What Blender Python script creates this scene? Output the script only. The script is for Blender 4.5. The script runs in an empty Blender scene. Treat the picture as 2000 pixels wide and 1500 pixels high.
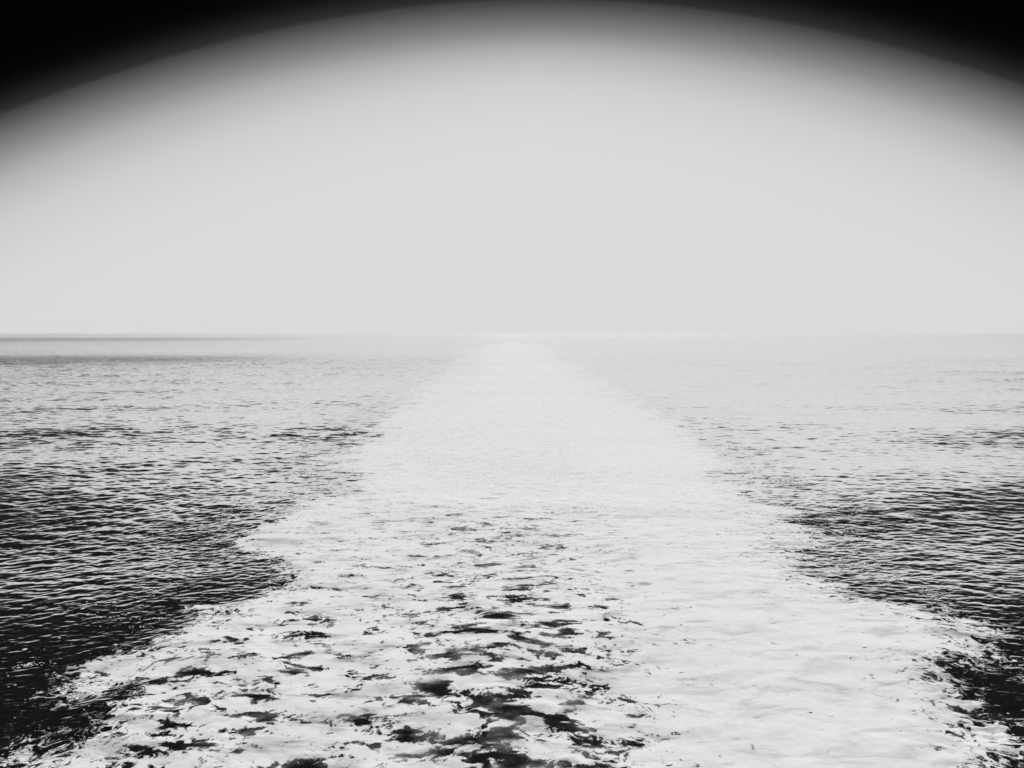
import bpy, math
import numpy as np

rng_master = 20240611
scene = bpy.context.scene
col = scene.collection

# ------------------------------------------------------------------ camera
CAM_H = 10.0
PITCH = math.radians(3.57)
F_PX = 1570.0                         # focal length for a 2000 px wide frame
cam_d = bpy.data.cameras.new('camera')
cam_d.sensor_width = 36.0
cam_d.lens = 36.0 * F_PX / 2000.0
cam_d.clip_start = 0.1
cam_d.clip_end = 60000.0
cam = bpy.data.objects.new('camera', cam_d)
cam.location = (0, 0, CAM_H)
cam.rotation_euler = (math.radians(90) - PITCH, 0, 0)
col.objects.link(cam)
scene.camera = cam

# ------------------------------------------------------------------ sun + sky
SUN_AZ = math.radians(8.0)           # measured from +Y (view direction) towards +X
SUN_EL = math.radians(53.0)
SUN_STRENGTH = 4.7

sun_d = bpy.data.lights.new('sun', 'SUN')
sun_d.energy = SUN_STRENGTH
sun_d.angle = math.radians(0.6)
sun_d.color = (1.0, 1.0, 1.0)         # black and white photograph
sun = bpy.data.objects.new('sun', sun_d)
sun.rotation_euler = (math.radians(90) - SUN_EL, 0, math.pi - SUN_AZ)
sun.location = (40, 120, 200)
col.objects.link(sun)

world = bpy.data.worlds.new('World')
scene.world = world
world.use_nodes = True
wt = world.node_tree
wt.nodes.clear()
WL = wt.links.new


def wmath(op, a=None, b=None, c=None, clamp=False):
    n = wt.nodes.new('ShaderNodeMath')
    n.operation = op
    n.use_clamp = clamp
    for i, v in enumerate((a, b, c)):
        if v is None:
            continue
        if isinstance(v, (int, float)):
            n.inputs[i].default_value = v
        else:
            WL(v, n.inputs[i])
    return n.outputs[0]


sky = wt.nodes.new('ShaderNodeTexSky')
sky.sky_type = 'NISHITA'
sky.sun_disc = False
sky.sun_elevation = SUN_EL
sky.sun_rotation = SUN_AZ
sky.air_density = 1.0
sky.dust_density = 6.0
sky.ozone_density = 1.0
bw = wt.nodes.new('ShaderNodeRGBToBW')
WL(sky.outputs[0], bw.inputs[0])
haze_lum = wmath('MULTIPLY', bw.outputs[0], 4.0, clamp=True)      # hazy sky, burnt out to an even tone
tc = wt.nodes.new('ShaderNodeTexCoord')
sp = wt.nodes.new('ShaderNodeSeparateXYZ')
WL(tc.outputs['Generated'], sp.inputs[0])
az = wmath('MULTIPLY', wmath('ARCTAN2', sp.outputs[0], sp.outputs[1]), 180 / math.pi)
el = wmath('MULTIPLY', wmath('ARCSINE', sp.outputs[2]), 180 / math.pi)
daz = wmath('SUBTRACT', az, 1.5)
lim = wmath('SUBTRACT', 20.25, wmath('MULTIPLY', wmath('MULTIPLY', daz, daz), 0.0082))
off = wmath('SUBTRACT', el, lim)                                   # degrees above the edge of the bright haze
wid = wmath('ADD', 1.0, wmath('MULTIPLY', wmath('MULTIPLY', wmath('ABSOLUTE', daz), 0.012), wmath('LESS_THAN', off, 0.0)))
off = wmath('DIVIDE', off, wid)
t01 = wmath('DIVIDE', wmath('ADD', off, 8.0), 13.0, clamp=True)
ramp = wt.nodes.new('ShaderNodeValToRGB')
stops = [(-8, .708), (-6, .694), (-4.5, .658), (-3.2, .617), (-2.3, .546), (-1.4, .445), (-.8, .352), (-.1, .223),
         (.75, .141), (1.65, .044), (1.95, .026), (2.8, .006), (3.7, .0012), (5, .0004)]
cr = ramp.color_ramp
cr.interpolation = 'B_SPLINE'
while len(cr.elements) < len(stops):
    cr.elements.new(0.5)
for e_, (o_, v_) in zip(cr.elements, stops):
    e_.position = (o_ + 8.0) / 13.0
for e_, (o_, v_) in zip(cr.elements, stops):
    e_.color = (v_, v_, v_, 1)
WL(t01, ramp.inputs[0])
rb = wt.nodes.new('ShaderNodeRGBToBW')
WL(ramp.outputs[0], rb.inputs[0])
lum = wmath('MULTIPLY', wmath('MULTIPLY', rb.outputs[0], haze_lum), 10.0)
bg = wt.nodes.new('ShaderNodeBackground')
bg.inputs['Strength'].default_value = 0.1
WL(lum, bg.inputs['Color'])
wo = wt.nodes.new('ShaderNodeOutputWorld')
WL(bg.outputs[0], wo.inputs['Surface'])

scene.view_settings.view_transform = 'Standard'
scene.view_settings.look = 'None'
scene.view_settings.exposure = 0.0
scene.view_settings.gamma = 1.0
scene.view_settings.use_curve_mapping = False
scene.render.engine = 'CYCLES'
scene.cycles.max_bounces = 6
scene.cycles.diffuse_bounces = 2
scene.cycles.glossy_bounces = 3
scene.cycles.volume_bounces = 1
scene.cycles.caustics_reflective = False
scene.cycles.caustics_refractive = False
scene.cycles.use_denoising = True


# ------------------------------------------------------------------ wave fields
class Tile:
    """A tileable random field made from a directional spectrum: height plus horizontal (choppy) displacement."""

    def __init__(self, L, N, wl_min, wl_max, slope, seed, power=-3.0, wind=90.0, spread=2.0, rot=0.0):
        r = np.random.default_rng(rng_master + seed)
        k1 = np.fft.fftfreq(N, d=L / N) * 2 * np.pi
        kx, ky = np.meshgrid(k1, k1, indexing='xy')
        k = np.hypot(kx, ky)
        k[0, 0] = 1
        lo, hi = 2 * np.pi / wl_max, 2 * np.pi / wl_min
        a = k ** power
        a *= 1 / (1 + (lo / k) ** 8) / (1 + (k / hi) ** 8)
        if spread > 0:
            th = np.arctan2(ky, kx) - math.radians(wind)
            a *= np.abs(np.cos(th)) ** spread + 0.06
        a[0, 0] = 0
        spec = a * (r.normal(size=(N, N)) + 1j * r.normal(size=(N, N)))
        h = np.fft.ifft2(spec).real
        sx = np.fft.ifft2(1j * kx * np.fft.fft2(h)).real
        sy = np.fft.ifft2(1j * ky * np.fft.fft2(h)).real
        g = slope / math.sqrt((sx ** 2 + sy ** 2).mean())
        H = np.fft.fft2(h * g)
        self.h = (h * g).astype(np.float32)
        self.dx = np.fft.ifft2(-1j * kx / k * H).real.astype(np.float32)
        self.dy = np.fft.ifft2(-1j * ky / k * H).real.astype(np.float32)
        self.L, self.N, self.rot = L, N, math.radians(rot)

    def coords(self, X, Y):
        c, s = math.cos(self.rot), math.sin(self.rot)
        u = (X * c + Y * s) / self.L * self.N
        v = (-X * s + Y * c) / self.L * self.N
        iu, iv = np.floor(u).astype(np.int64), np.floor(v).astype(np.int64)
        fu, fv = (u - iu).astype(np.float32), (v - iv).astype(np.float32)
        N = self.N
        i0, i1, j0, j1 = iu % N, (iu + 1) % N, iv % N, (iv + 1) % N
        return (j0 * N + i0, j0 * N + i1, j1 * N + i0, j1 * N + i1, fu, fv)

    @staticmethod
    def look(f, cd):
        a, b, c, d, fu, fv = cd
        f = f.ravel()
        top = f[a] + (f[b] - f[a]) * fu
        return top + ((f[c] + (f[d] - f[c]) * fu) - top) * fv

    def disp(self, X, Y):
        cd = self.coords(X, Y)
        h, dx, dy = (self.look(q, cd) for q in (self.h, self.dx, self.dy))
        c, s = math.cos(self.rot), math.sin(self.rot)
        return h, dx * c - dy * s, dx * s + dy * c

    def height(self, X, Y):
        return self.look(self.h, self.coords(X, Y))

    def unit(self, X, Y):
        return self.height(X, Y) / self.h.std()


def noise_tile(L, N, wl_min, wl_max, seed, power=-1.6):
    return Tile(L, N, wl_min, wl_max, 1.0, seed, power=power, spread=0, rot=(seed * 37) % 90)


def sstep(a, b, x):
    t = np.clip((x - a) / (b - a), 0, 1)
    return t * t * (3 - 2 * t)


# sea: gentle swell, wind chop (two incommensurate tiles), short ripples
T_SWELL = Tile(233.0, 512, 6.0, 45.0, 0.026, 1, wind=97, spread=2.5, rot=4)
T_CHOP1 = Tile(61.0, 1024, 0.35, 2.2, 0.082, 2, power=-2.1, wind=93, spread=0.6, rot=-7)
T_CHOP2 = Tile(43.0, 1024, 0.22, 1.0, 0.075, 3, power=-1.9, wind=80, spread=0.5, rot=13)
T_RIP = Tile(11.3, 1024, 0.10, 0.7, 0.07, 4, power=-2.0, wind=92, spread=0.7, rot=21)
# turbulence of the wake
T_BOIL = noise_tile(71.0, 512, 1.8, 12.0, 11, power=-2.6)
T_CHURN = noise_tile(23.0, 1024, 0.25, 2.2, 12, power=-2.2)
# ragged outlines and density of the foam
N_BIG = noise_tile(301.0, 512, 12.0, 120.0, 21, power=-2.0)
N_EDGE = noise_tile(67.0, 1024, 0.25, 8.0, 22, power=-1.75)
N_HOLE = noise_tile(53.0, 1024, 0.2, 2.3, 23, power=-1.55)
N_GUST = noise_tile(1900.0, 512, 60.0, 900.0, 24, power=-1.8)

# ------------------------------------------------------------------ the wake's outline, in metres on the water
def ground(px, py):
    a = PITCH + math.atan((py - 750.0) / F_PX)
    Y = CAM_H / math.tan(a)
    depth = Y * math.cos(PITCH) + CAM_H * math.sin(PITCH)
    return (px - 1000.0) / F_PX * depth, Y


LEFT = [(30, 1500), (52, 1445), (100, 1390), (190, 1330), (185, 1290), (260, 1262), (345, 1215), (365, 1190), (500, 1170),
        (548, 1150), (545, 1105), (470, 1075), (435, 1055), (470, 1025), (540, 1000), (610, 975), (690, 950), (670, 925),
        (630, 908), (672, 880), (712, 850), (722, 830), (760, 800), (795, 765), (835, 735), (872, 710), (905, 690), (928, 675), (950, 663)]
RIGHT = [(2080, 1500), (2060, 1440), (1990, 1400), (1930, 1350), (1900, 1300), (1918, 1245), (1830, 1200), (1720, 1180),
         (1650, 1150), (1590, 1110), (1585, 1075), (1605, 1045), (1585, 1005), (1520, 985), (1480, 960), (1430, 935),
         (1440, 905), (1370, 860), (1345, 835), (1285, 795), (1235, 765), (1190, 740), (1145, 712), (1108, 692), (1080, 676), (1055, 663)]
lx, ly = zip(*[ground(*p) for p in LEFT])
rx, ry = zip(*[ground(*p) for p in RIGHT])


def edge(Y, ys, xs):
    return np.interp(Y, ys, xs)


# ------------------------------------------------------------------ the sea surface as one graded grid, split into sea and wake
def axis_rows():
    """Rows that get wider apart with distance from the ship."""
    d = np.concatenate([np.arange(900, 470, -3.0), np.arange(470, 0.35, -0.43), [0.3]])   # pixels below the horizon
    return CAM_H * (F_PX * 1024 / 2000) / d


ROWS = axis_rows()
t_in = np.linspace(-0.80, 0.80, 1060)
t_out = 0.80 * np.exp(np.linspace(0, 3.4, 26))[1:]
T = np.concatenate([-t_out[::-1], t_in, t_out])
Yg, Tg = np.meshgrid(ROWS, T, indexing='ij')
Xg = Tg * (Yg + 6.0)
far_x = np.abs(Xg) > 42000.0
Xg = np.where(far_x, np.sign(Xg) * (42000.0 + 500.0 * np.abs(Tg)), Xg)
nr, nc = Yg.shape
X = Xg.ravel()
Y = Yg.ravel()

xl, xr = edge(Y, ly, lx), edge(Y, ry, rx)
half = (xr - xl) * 0.5
xc = (xr + xl) * 0.5
n_edge = N_EDGE.unit(X, Y)
n_big = N_BIG.unit(X, Y)
n_hole = N_HOLE.unit(X * 0.62, Y * 1.25)                # drawn out across the wake
rag = 0.75 * n_edge * np.clip(Y / 60.0, 0.8, 5.0) + 0.3 * n_hole
s0 = np.minimum(X - xl, xr - X) - 0.4
s = s0 + rag                    # metres inside the wake
soft = np.clip(Y / 60.0, 1.0, 5.0)
inside = sstep(-3.0, 1.6, s / soft) ** 1.3
u = np.clip((X - xc) / half, -1.5, 1.5)

# amplitude of each kind of wave
slick = sstep(-1.0, 2.5, s / soft)
gust = N_GUST.unit(X * 0.35, Y)
paw = 6.0 * np.exp(-((Y - 1500) / 420.0) ** 2) * sstep(-250, -900, X) + 4.2 * np.exp(-((Y - 310) / 55.0) ** 2) * sstep(-60, -190, X)
lee = 1.0 - 0.40 * sstep(6, 20, X) * sstep(18, 40, Y)
calm = 1.0 - 0.62 * sstep(40, 21, Y) * np.where(X < 0, 1.0, 0.8)                      # the hull shelters the nearest water
gustf = np.clip(lee * calm * (1.0 + 0.17 * gust) + paw, 0.4, 7.0)         # cat's paws: gusts that roughen the water in streaks
fringe = np.exp(-((s + 2.5) / 4.5) ** 2) * sstep(200, 70, Y)     # restless water along the foam's edge
far_damp = 1.0 / (1.0 + (Y / 900.0) ** 2)
a_swell = 1.0 - 0.5 * slick
a_chop = gustf * (1.0 - 0.84 * slick) * (1 - 0.5 * np.minimum(fringe, 1))
near = np.exp(-np.maximum(Y - 18, 0) / 38.0)
lane = np.exp(-((X + 0.3 - 0.06 * (Y - 18)) / 2.7) ** 2) * sstep(42, 15, Y)
lane2 = np.exp(-((X + 0.5) / 4.0) ** 2) * sstep(90, 30, Y) * 0.24
pock_l = np.exp(-((X + 8.2) / 2.6) ** 2 - ((Y - 21.5) / 5.0) ** 2)
pock_r = np.exp(-((X - 13.0) / 2.4) ** 2 - ((Y - 19.5) / 3.2) ** 2)
open_w = np.clip(lane + pock_l + pock_r, 0, 1)             # stretches of the wake with little foam
a_rip = gustf * (1.0 - 0.72 * slick * (1 - 0.6 * open_w)) * (1 + 1.3 * fringe)
a_boil = slick * (0.10 + 0.9 * near) * (0.45 + 0.55 * open_w)
a_churn = slick * (0.12 + 0.88 * near) * (0.36 + 0.64 * open_w)

Z = np.zeros_like(X)
unres = np.zeros_like(X)                                 # wave slope that the grid is too coarse to carry
DX = np.zeros_like(X)
DY = np.zeros_like(X)
spacing = np.gradient(ROWS)
spc = np.abs(np.repeat(spacing, nc))
outer = np.repeat((np.abs(T) <= 0.80)[None, :], nr, 0).ravel()
for tile, amp, chop, wl in ((T_SWELL, a_swell, 0.8, 16.0), (T_CHOP1, a_chop, 0.9, 1.8), (T_CHOP2, a_chop, 0.8, 0.9), (T_RIP, a_rip, 0.5, 0.35),
                            (T_BOIL, a_boil * 0.075, 0.4, 4.0), (T_CHURN, a_churn * 0.13, 0.4, 0.8)):
    fade = 1.0 / (1.0 + (spc / (wl * 0.9)) ** 2)
    h, dx, dy = tile.disp(X, Y)
    w = amp * fade * (outer | (wl > 10))
    if tile in (T_CHOP1, T_CHOP2, T_RIP):
        unres += (amp ** 2) * (1 - fade ** 2)
    Z += h * w
    DX += dx * w * chop
    DY += dy * w * chop
# the foam stands a little proud of the water
lip = sstep(-0.8, 1.4, s0 + 0.5 * T_BOIL.unit(X, Y)) * (0.02 + 0.10 * near) * sstep(160, 60, Y)
Z += lip

# foam coverage (solid white), aeration (milky water under the surface)
lhalf = sstep(0.25, -0.7, u) * sstep(150, 50, Y)
wob = np.clip(n_hole, -1.3, 1.6)
cover = 0.835 - lane * (0.30 + 0.24 * wob) - lane2 * (0.5 + 0.4 * wob) - pock_l * (0.19 + 0.18 * wob) - pock_r * (0.36 + 0.22 * wob)
cover -= lhalf * (0.025 + 0.06 * wob)
cover += -0.10 * u * u * sstep(60, 300, Y) - 0.12 * sstep(34, 110, Y)
cover += 0.11 * sstep(0.12, 0.45, u) * sstep(1.0, 0.6, u) * sstep(160, 50, Y) + 0.20 * np.exp(-(u / 0.45) ** 2) * sstep(50, 150, Y) - 0.08 * sstep(110, 420, Y)
cover += 0.05 * n_big
cover -= 0.15 * np.maximum(n_hole - 0.6, 0) * (1 - 0.6 * sstep(0.15, 0.4, u))
cover = np.clip(cover, 0.0, 1.15)
foam = inside * cover * sstep(1500, 500, Y)
aer = np.clip(sstep(-0.2, 3.0, s) * (0.9 - 0.35 * lane - 0.25 * pock_l - 0.35 * pock_r - 0.3 * np.maximum(n_hole - 0.2, 0)), 0, 1)
fleck = np.clip(fringe * sstep(140, 30, Y), 0, 1)

VX, VY = X + DX, Y + DY
idx = np.arange(nr * nc).reshape(nr, nc)
quads = np.stack([idx[:-1, :-1], idx[:-1, 1:], idx[1:, 1:], idx[1:, :-1]], -1).reshape(-1, 4)
is_wake = ((s / soft).reshape(nr, nc)[:-1, :-1] > -2.4).ravel()


def build(name, faces, material):
    used, inv = np.unique(faces.ravel(), return_inverse=True)
    me = bpy.data.meshes.new(name)
    me.vertices.add(len(used))
    co = np.stack([VX[used], VY[used], Z[used]], -1).astype(np.float32)
    me.vertices.foreach_set('co', co.ravel())
    nf = len(faces)
    me.loops.add(nf * 4)
    me.loops.foreach_set('vertex_index', inv.astype(np.int32).ravel())
    me.polygons.add(nf)
    me.polygons.foreach_set('loop_start', np.arange(0, nf * 4, 4, dtype=np.int32))
    me.polygons.foreach_set('use_smooth', np.ones(nf, dtype=bool))
    for an, arr in (('foam', foam), ('aeration', aer), ('fleck', fleck), ('ripple', a_rip), ('slick', slick * sstep(80, 35, Y)), ('unresolved', np.sqrt(unres))):
        at = me.attributes.new(an, 'FLOAT', 'POINT')
        at.data.foreach_set('value', arr[used].astype(np.float32))
    me.update(calc_edges=True)
    me.materials.append(material)
    o = bpy.data.objects.new(name, me)
    col.objects.link(o)
    return o


# ------------------------------------------------------------------ water material
FOAM = 0.625
SLOPE = 0.66
mat = bpy.data.materials.new('sea_water_and_foam')
mat.use_nodes = True
nt = mat.node_tree
nt.nodes.clear()
L_ = nt.links.new


def put(sock, v):
    if isinstance(v, (int, float)):
        sock.default_value = v
    else:
        L_(v, sock)


def m(op, a=None, b=None, c=None, clamp=False):
    n = nt.nodes.new('ShaderNodeMath')
    n.operation = op
    n.use_clamp = clamp
    for i, v in enumerate((a, b, c)):
        if v is not None:
            put(n.inputs[i], v)
    return n.outputs[0]


def rng(v, a, b, c=0.0, d=1.0, smooth=True):
    n = nt.nodes.new('ShaderNodeMapRange')
    n.interpolation_type = 'SMOOTHSTEP' if smooth else 'LINEAR'
    for i, q in enumerate((v, a, b, c, d)):
        put(n.inputs[i], q)
    return n.outputs[0]


def attr(name):
    n = nt.nodes.new('ShaderNodeAttribute')
    n.attribute_name = name
    return n.outputs['Fac']


geo = nt.nodes.new('ShaderNodeNewGeometry')
flat = nt.nodes.new('ShaderNodeVectorMath')
flat.operation = 'MULTIPLY'
flat.inputs[1].default_value = (1, 1, 0.35)
L_(geo.outputs['Position'], flat.inputs[0])
P = flat.outputs[0]


def noise(scale, detail=4, rough=0.55, dist=0.0, vec=None):
    n = nt.nodes.new('ShaderNodeTexNoise')
    n.inputs['Scale'].default_value = scale
    n.inputs['Detail'].default_value = detail
    n.inputs['Roughness'].default_value = rough
    n.inputs['Distortion'].default_value = dist
    L_(vec or P, n.inputs['Vector'])
    return n


f_at, a_at, k_at, r_at = attr('foam'), attr('aeration'), attr('fleck'), attr('ripple')
n_mid = noise(1.3, 6, 0.66, 0.6).outputs['Fac']
n_fine = noise(3.2, 6, 0.75, 0.3).outputs['Fac']
n_grain = noise(13.0, 3, 0.8).outputs['Fac']
ridge = m('SUBTRACT', 1.0, m('MULTIPLY', m('ABSOLUTE', m('SUBTRACT', noise(1.9, 4, 0.6, 1.1).outputs['Fac'], 0.5)), 7.0), clamp=True)
mixn = m('ADD', m('ADD', m('MULTIPLY', n_mid, 0.30), m('MULTIPLY', n_fine, 0.42)), m('MULTIPLY', n_grain, 0.28))
mixn = m('ADD', mixn, m('MULTIPLY', m('SUBTRACT', ridge, 0.25), 0.19))
thr = rng(f_at, 0.0, 1.0, 0.80, 0.36, smooth=False)
crisp = rng(mixn, m('SUBTRACT', thr, 0.04), m('ADD', thr, 0.04))
crisp = m('MULTIPLY', crisp, rng(f_at, 0.01, 0.12))
# stray flecks outside the edge
fl = rng(m('ADD', m('MULTIPLY', n_fine, 0.5), m('MULTIPLY', n_grain, 0.5)), 0.61, 0.65)
crisp = m('MAXIMUM', crisp, m('MULTIPLY', fl, rng(k_at, 0.25, 0.7)))
# thin froth lets the water through in drawn-out veils
stv = nt.nodes.new('ShaderNodeVectorMath')
stv.operation = 'MULTIPLY'
stv.inputs[1].default_value = (0.55, 1.35, 0.4)
L_(geo.outputs['Position'], stv.inputs[0])
veil = rng(noise(0.9, 7, 0.66, 0.7, stv.outputs[0]).outputs['Fac'], 0.46, 0.70)
veil = m('MULTIPLY', veil, rng(f_at, 0.70, 1.0, 0.62, 0.28))
crisp = m('MULTIPLY', crisp, m('SUBTRACT', 1.0, veil))
milk = m('MULTIPLY', a_at, rng(noise(0.55, 5, 0.6, 0.4).outputs['Fac'], 0.42, 0.70, 0.01, 0.75))
milk = m('MULTIPLY', milk, rng(n_fine, 0.3, 0.62, 0.35, 1.1))

mixc = nt.nodes.new('ShaderNodeMix')
mixc.data_type = 'RGBA'
put(mixc.inputs[0], milk)
mixc.inputs[6].default_value = (0.003, 0.003, 0.003, 1)
mixc.inputs[7].default_value = (0.55, 0.55, 0.55, 1)
bump = nt.nodes.new('ShaderNodeBump')
bump.inputs['Strength'].default_value = 1.0
bump.inputs['Distance'].default_value = 1.0
# short waves beyond the reach of the grid: a slope field laid over the mesh normal
slo = nt.nodes.new('ShaderNodeVectorMath')
slo.operation = 'MULTIPLY'
slo.inputs[1].default_value = (0.6, 1.2, 0)
L_(geo.outputs['Position'], slo.inputs[0])
sn = noise(1.0, 4, 0.65, 0.3, slo.outputs[0])
cen = nt.nodes.new('ShaderNodeVectorMath')
cen.operation = 'SUBTRACT'
L_(sn.outputs['Color'], cen.inputs[0])
cen.inputs[1].default_value = (0.5, 0.5, 0.5)
aniso = nt.nodes.new('ShaderNodeVectorMath')
aniso.operation = 'MULTIPLY'
L_(cen.outputs[0], aniso.inputs[0])
aniso.inputs[1].default_value = (0.45 * SLOPE, 1.0 * SLOPE, 0)
scl = nt.nodes.new('ShaderNodeVectorMath')
scl.operation = 'SCALE'
L_(aniso.outputs[0], scl.inputs[0])
L_(attr('unresolved'), scl.inputs['Scale'])
addn = nt.nodes.new('ShaderNodeVectorMath')
addn.operation = 'ADD'
L_(geo.outputs['Normal'], addn.inputs[0])
L_(scl.outputs[0], addn.inputs[1])
nrm = nt.nodes.new('ShaderNodeVectorMath')
nrm.operation = 'NORMALIZE'
L_(addn.outputs[0], nrm.inputs[0])
L_(nrm.outputs[0], bump.inputs['Normal'])
rip = noise(5.0, 4, 0.6)
hgt = m('MULTIPLY', rip.outputs['Fac'], m('MULTIPLY', r_at, 0.006))
L_(hgt, bump.inputs['Height'])
bump_f = nt.nodes.new('ShaderNodeBump')                          # relief of the froth alone
bump_f.inputs['Distance'].default_value = 1.0
hgt_f = m('ADD', hgt, m('MULTIPLY', crisp, m('ADD', 0.008, m('MULTIPLY', m('ADD', n_fine, m('MULTIPLY', n_grain, 0.4)), 0.022))))
L_(hgt_f, bump_f.inputs['Height'])


deep = nt.nodes.new('ShaderNodeBsdfDiffuse')                 # what comes back out of the water
L_(mixc.outputs[2], deep.inputs['Color'])
L_(bump.outputs[0], deep.inputs['Normal'])
gloss = nt.nodes.new('ShaderNodeBsdfGlossy')
gloss.inputs['Color'].default_value = (1, 1, 1, 1)
put(gloss.inputs['Roughness'], rng(attr('slick'), 0.1, 0.9, 0.07, 0.24))      # bubbles roughen the water of the wake
L_(bump.outputs[0], gloss.inputs['Normal'])
fres = nt.nodes.new('ShaderNodeFresnel')
fres.inputs['IOR'].default_value = 1.34
L_(bump.outputs[0], fres.inputs['Normal'])
refl = rng(fres.outputs[0], 0.165, 0.315, 0.002, 0.98)
water = nt.nodes.new('ShaderNodeMixShader')
L_(refl, water.inputs[0])
L_(deep.outputs[0], water.inputs[1])
L_(gloss.outputs[0], water.inputs[2])
froth = nt.nodes.new('ShaderNodeBsdfDiffuse')
tone = m('MULTIPLY', FOAM, rng(m('SUBTRACT', mixn, thr), 0.0, 0.12, 0.95, 1.01))   # thick and thin froth
L_(tone, froth.inputs['Color'])
froth.inputs['Roughness'].default_value = 0.0
L_(bump_f.outputs[0], froth.inputs['Normal'])
surf = nt.nodes.new('ShaderNodeMixShader')
L_(crisp, surf.inputs[0])
L_(water.outputs[0], surf.inputs[1])
L_(froth.outputs[0], surf.inputs[2])
out = nt.nodes.new('ShaderNodeOutputMaterial')
L_(surf.outputs[0], out.inputs['Surface'])

sea = build('sea', quads[~is_wake], mat)
sea['kind'] = 'structure'
sea['label'] = 'dark rippled open sea either side of the white wake'
wake = build('wake_foam', quads[is_wake], mat)
wake['kind'] = 'stuff'
wake['label'] = 'white churned foam wake trailing straight back to the horizon'
wake['category'] = 'wake'

# ------------------------------------------------------------------ flecks of froth thrown clear of the wake
fr = np.random.default_rng(rng_master + 77)
cell = np.abs(spc) * (1.6 / 1060) * (Y + 6)
clump = np.clip(n_hole + 0.6 * n_edge - 0.2, 0, 3) ** 2
band = np.exp(-((s + 1.6) / 1.9) ** 2) * np.where(X > 0, 1.0, 0.45) 
wgt = cell * clump * band * (foam < 0.42) * (Y > 15) * (Y < 75) * (np.abs(Tg.ravel()) < 0.8)
NF = 3600
pick = fr.choice(len(X), size=NF, p=wgt / wgt.sum())
gr = (1 + 5 ** 0.5) / 2
ico = np.array([(-1, gr, 0), (1, gr, 0), (-1, -gr, 0), (1, -gr, 0), (0, -1, gr), (0, 1, gr), (0, -1, -gr), (0, 1, -gr), (gr, 0, -1), (gr, 0, 1), (-gr, 0, -1), (-gr, 0, 1)])
ico /= np.linalg.norm(ico[0])
icof = np.array([(0, 11, 5), (0, 5, 1), (0, 1, 7), (0, 7, 10), (0, 10, 11), (1, 5, 9), (5, 11, 4), (11, 10, 2), (10, 7, 6), (7, 1, 8),
                 (3, 9, 4), (3, 4, 2), (3, 2, 6), (3, 6, 8), (3, 8, 9), (4, 9, 5), (2, 4, 11), (6, 2, 10), (8, 6, 7), (9, 8, 1)])
rad = 0.013 * np.exp(fr.normal(0, 0.55, NF)) + 0.008
shape = ico[None] * (1 + fr.normal(0, 0.22, (NF, 12, 1)))
shape = shape * np.stack([rad * fr.uniform(0.8, 2.2, NF), rad * fr.uniform(0.8, 1.8, NF), rad * fr.uniform(0.25, 0.5, NF)], -1)[:, None, :]
hop = np.where(fr.random(NF) < 0.06, fr.uniform(0.03, 0.22, NF), 0.0)          # a few are spray in the air
base = np.stack([VX[pick] + fr.normal(0, 0.03, NF), VY[pick] + fr.normal(0, 0.03, NF), Z[pick] + rad * 0.12 + hop], -1)
pts = (shape + base[:, None, :]).reshape(-1, 3)
tris = (icof[None] + 12 * np.arange(NF)[:, None, None]).reshape(-1, 3)
fm = bpy.data.meshes.new('foam_flecks')
fm.from_pydata(pts.tolist(), [], tris.tolist())
fm.polygons.foreach_set('use_smooth', np.ones(len(tris), dtype=bool))
fmat = bpy.data.materials.new('froth')
fmat.use_nodes = True
fb = fmat.node_tree.nodes['Principled BSDF']
fb.inputs['Roughness'].default_value = 0.5
fb.inputs['Subsurface Weight'].default_value = 0.8
fb.inputs['Subsurface Radius'].default_value = (0.05, 0.05, 0.05)
fb.inputs['Subsurface Scale'].default_value = 1.0
fn = fmat.node_tree.nodes.new('ShaderNodeTexNoise')
fn.inputs['Scale'].default_value = 9.0
fc = fmat.node_tree.nodes.new('ShaderNodeMapRange')
fc.inputs[3].default_value = 0.60
fc.inputs[4].default_value = 0.80
fmat.node_tree.links.new(fn.outputs['Fac'], fc.inputs[0])
fmat.node_tree.links.new(fc.outputs[0], fb.inputs['Base Color'])
fm.materials.append(fmat)
fo = bpy.data.objects.new('foam_flecks', fm)
col.objects.link(fo)
fo['kind'] = 'stuff'
fo['label'] = 'white flecks of froth scattered on dark water along the wake'
fo['category'] = 'froth'

# ------------------------------------------------------------------ haze over the water
HAZE_DENSITY = 0.0004
bx, by0, by1, z0, z1 = 70000.0, -2000.0, 72000.0, -4.0, CAM_H + 0.5
vs = [(x, y, z) for z in (z0, z1) for y in (by0, by1) for x in (-bx, bx)]
fs = [(0, 2, 3, 1), (4, 5, 7, 6), (0, 1, 5, 4), (2, 6, 7, 3), (0, 4, 6, 2), (1, 3, 7, 5)]
hm = bpy.data.meshes.new('haze')
hm.from_pydata(vs, [], fs)
hz = bpy.data.objects.new('haze', hm)
col.objects.link(hz)
hz['kind'] = 'stuff'
hz['label'] = 'pale sea haze that hides the horizon'
hz['category'] = 'haze'
hmat = bpy.data.materials.new('haze')
hmat.use_nodes = True
ht = hmat.node_tree
ht.nodes.clear()
pv = ht.nodes.new('ShaderNodeVolumePrincipled')
pv.inputs['Color'].default_value = (0.83, 0.83, 0.83, 1)
pv.inputs['Density'].default_value = HAZE_DENSITY
pv.inputs['Anisotropy'].default_value = 0.5
ho = ht.nodes.new('ShaderNodeOutputMaterial')
ht.links.new(pv.outputs[0], ho.inputs['Volume'])
hm.materials.append(hmat)
